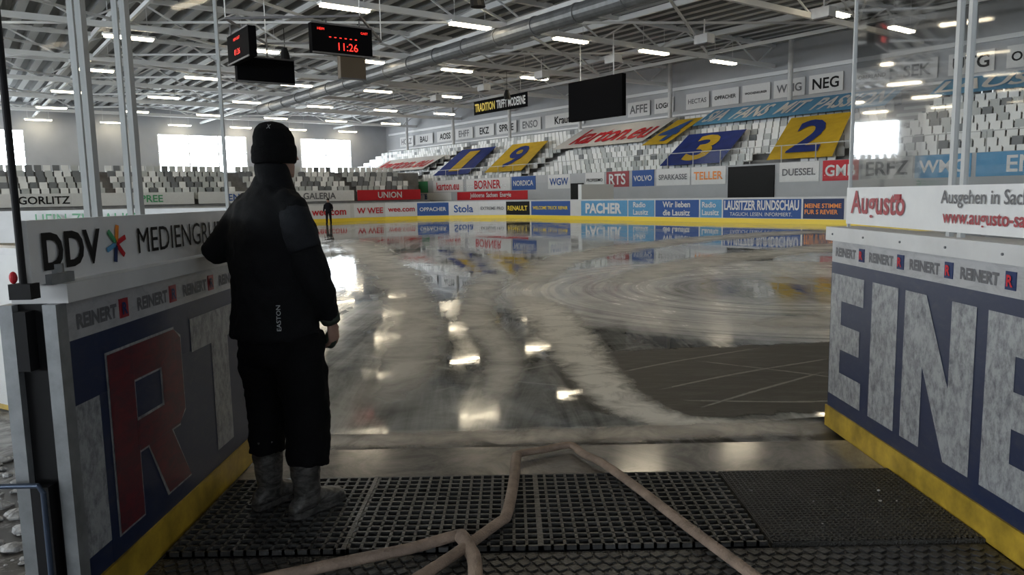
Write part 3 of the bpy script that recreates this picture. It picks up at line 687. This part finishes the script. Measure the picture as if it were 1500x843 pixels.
ht.loft([(H+hf*o+Z*z,hr,hf,a*q_,b_*q_) for z,a,b_,o in [(1.668,.086,.106,-.008),(1.676,.092,.114,-.007),(1.72,.094,.116,-.004),(1.748,.092,.114,-.003),(1.754,.086,.106,-.003),(1.79,.084,.105,-.004),(1.825,.072,.09,-.008),(1.85,.046,.06,-.012),(1.86,.015,.02,-.012)]],HATM,26)
hto=body(ht,'knit_hat',man,.006,1,.005,.03)
cl=MB(); cl.loft([(H-hf*o+Z*z,hr,hf,a,a*1.05) for z,a,o in [(1.53,.095,.01),(1.57,.084,.012),(1.61,.078,.016),(1.645,.076,.022),(1.668,.072,.026)]],JACK,22); body(cl,'collar',man,.008,2)
def hand(name,W,d,side,pn_,m,curl=1.,L=1.):
    W=Vector(W);d=Vector(d).normalized();side=(Vector(side)-d*Vector(side).dot(d)).normalized();q=Vector(pn_); q=(q-d*q.dot(d)-side*q.dot(side)).normalized()
    h=MB(); h.loft([(W+d*a,side,q,w_,t_) for a,w_,t_ in [(-.03,.030,.024),(0,.030,.020),(.03,.038,.019),(.06,.043,.017),(.088,.042,.015),(.095,.038,.012)]],m,16)
    for i,(o,ln) in enumerate([(.030,.072),(.010,.080),(-.010,.074),(-.030,.058)]):
        p=W+d*.085+side*o; pts=[p-d*.02,p]; ang=0
        for seg,fr__ in enumerate((.45,.32,.23)):
            ang+=curl*(.45+.1*i,.6,.4)[seg]; dd=d*math.cos(ang)+q*math.sin(ang); p=p+dd*ln*fr__; pts.append(p)
        h.tube(pts,[.0095,.0098,.009,.0085,.007],m,10)
    p=W+d*.02+side*.030; h.tube([p-side*.01,p+side*.016+d*.022+q*.008,p+side*.018+d*.05+q*.02,p+side*.008+d*.073+q*.03],[.013,.0125,.0105,.008],m,10)
    return body(h,name,man,.0038,1)
hand('hand_right',(-.855,3.512,.925),(.04,.12,-1),(.3,.95,.1),(-.95,.3,0),SKIN,.9)
hand('hand_left',(-1.415,3.815,1.295),(-.25,1,-.12),(.9,.2,.1),(0,0,-1),SKIN,.45)
gv=MB(); gv.tube([(-.864,3.50,.955),(-.858,3.512,.925)],[.05,.044],GLOVE,14); gv.ball((-.872,3.535,.835),(.030,.035,.045),GLOVE); gv.obj('folded_glove',man,True)
bpy.context.view_layer.update()
dg=bpy.context.evaluated_depsgraph_get(); je=jk.evaluated_get(dg)
def decal(s_,P,exx,eyy,w_,h_,dirv,m,target=je,nm='print'):
    vs,fs,tw,th_=text_geo(s_,.0); k=min(w_/tw,h_/th_); out=[]
    for x,y in vs:
        p=Vector(P)+exx*((x-tw/2)*k)+eyy*((y-th_/2)*k); hit,loc,nn,_=target.ray_cast(p-dirv*.6,dirv)
        out.append((loc-dirv*.003) if hit else p)
    q=MB(); q.add(out,fs,m); q.obj(nm,man)
decal('EASTON',C+r*.09+Z*.975,Z,-r,.15,.022,Vector((-.0,1,0)),SEATG)
decal('X',H+Vector((.0,0,1.832)),hr,Z,.03,.02,Vector((-.0,1,0)),SEATG,hto.evaluated_get(dg),'hat_logo')

wk=empty('rink_worker'); o=Vector((-11.0,45.6,0))
b=MB(); U=Vector((1,0,0));V2=Vector((0,1,0)); DK=mat('dark_workwear',(.008,.008,.010),.9,spec=.1)
b.loft([(o+Z*z,U,V2,a,b_) for z,a,b_ in [(.72,.16,.12),(.85,.17,.13),(1.0,.17,.12),(1.18,.2,.13),(1.26,.17,.1),(1.31,.06,.06)]],DK,16)
b.tube([o+Vector((-.09,0,.8)),o+Vector((-.11,.02,.42)),o+Vector((-.12,0,.06))],[.1,.075,.06],DK); b.tube([o+Vector((.09,0,.8)),o+Vector((.11,.0,.42)),o+Vector((.13,0,.06))],[.1,.075,.06],DK)
b.tube([o+Vector((-.19,0,1.2)),o+Vector((-.25,0,.98)),o+Vector((-.27,-.08,.76))],[.065,.055,.045],DK); b.tube([o+Vector((.19,0,1.2)),o+Vector((.25,0,.98)),o+Vector((.24,-.12,.8))],[.065,.055,.045],DK)
b.loft([(o+Vector((-.12,-.05,z)),U,V2,.05,.12) for z in (0.0,.05,.08)],DK); b.loft([(o+Vector((.13,-.05,z)),U,V2,.05,.12) for z in (0.0,.05,.08)],DK)
body(b,'body',wk,.02,3)
b=MB(); b.ball(o+Z*1.42,(.08,.095,.12),SKIN); b.tube([o+Z*1.28,o+Z*1.36],.05,SKIN); b.ball(o+Vector((-.27,-.1,.7)),(.03,.04,.07),SKIN); b.ball(o+Vector((.24,-.14,.74)),(.03,.04,.07),SKIN); b.obj('head_and_hands',wk,True)
b=MB(); b.ball(o+Vector((0,.01,1.47)),(.09,.105,.09),BLACK); b.obj('cap',wk,True)

# ---------------------------------------------------------------- world, camera
w=bpy.data.worlds.new('World'); scene.world=w; w.use_nodes=True
w.node_tree.nodes['Background'].inputs[0].default_value=(.75,.85,1,1); w.node_tree.nodes['Background'].inputs[1].default_value=.8
cam=bpy.data.cameras.new('camera'); co_=bpy.data.objects.new('camera',cam); scene.collection.objects.link(co_); scene.camera=co_
cam.sensor_width=36; cam.lens=26.4; cam.clip_end=400; cam.clip_start=.05
co_.matrix_world=Matrix.Translation((0,0,1.5))@Matrix.Rotation(math.pi/2-math.atan(134.5/1100),4,'X')@Matrix.Rotation(-.019,4,'Z')
scene.view_settings.view_transform='Standard'
scene.view_settings.exposure=0.42
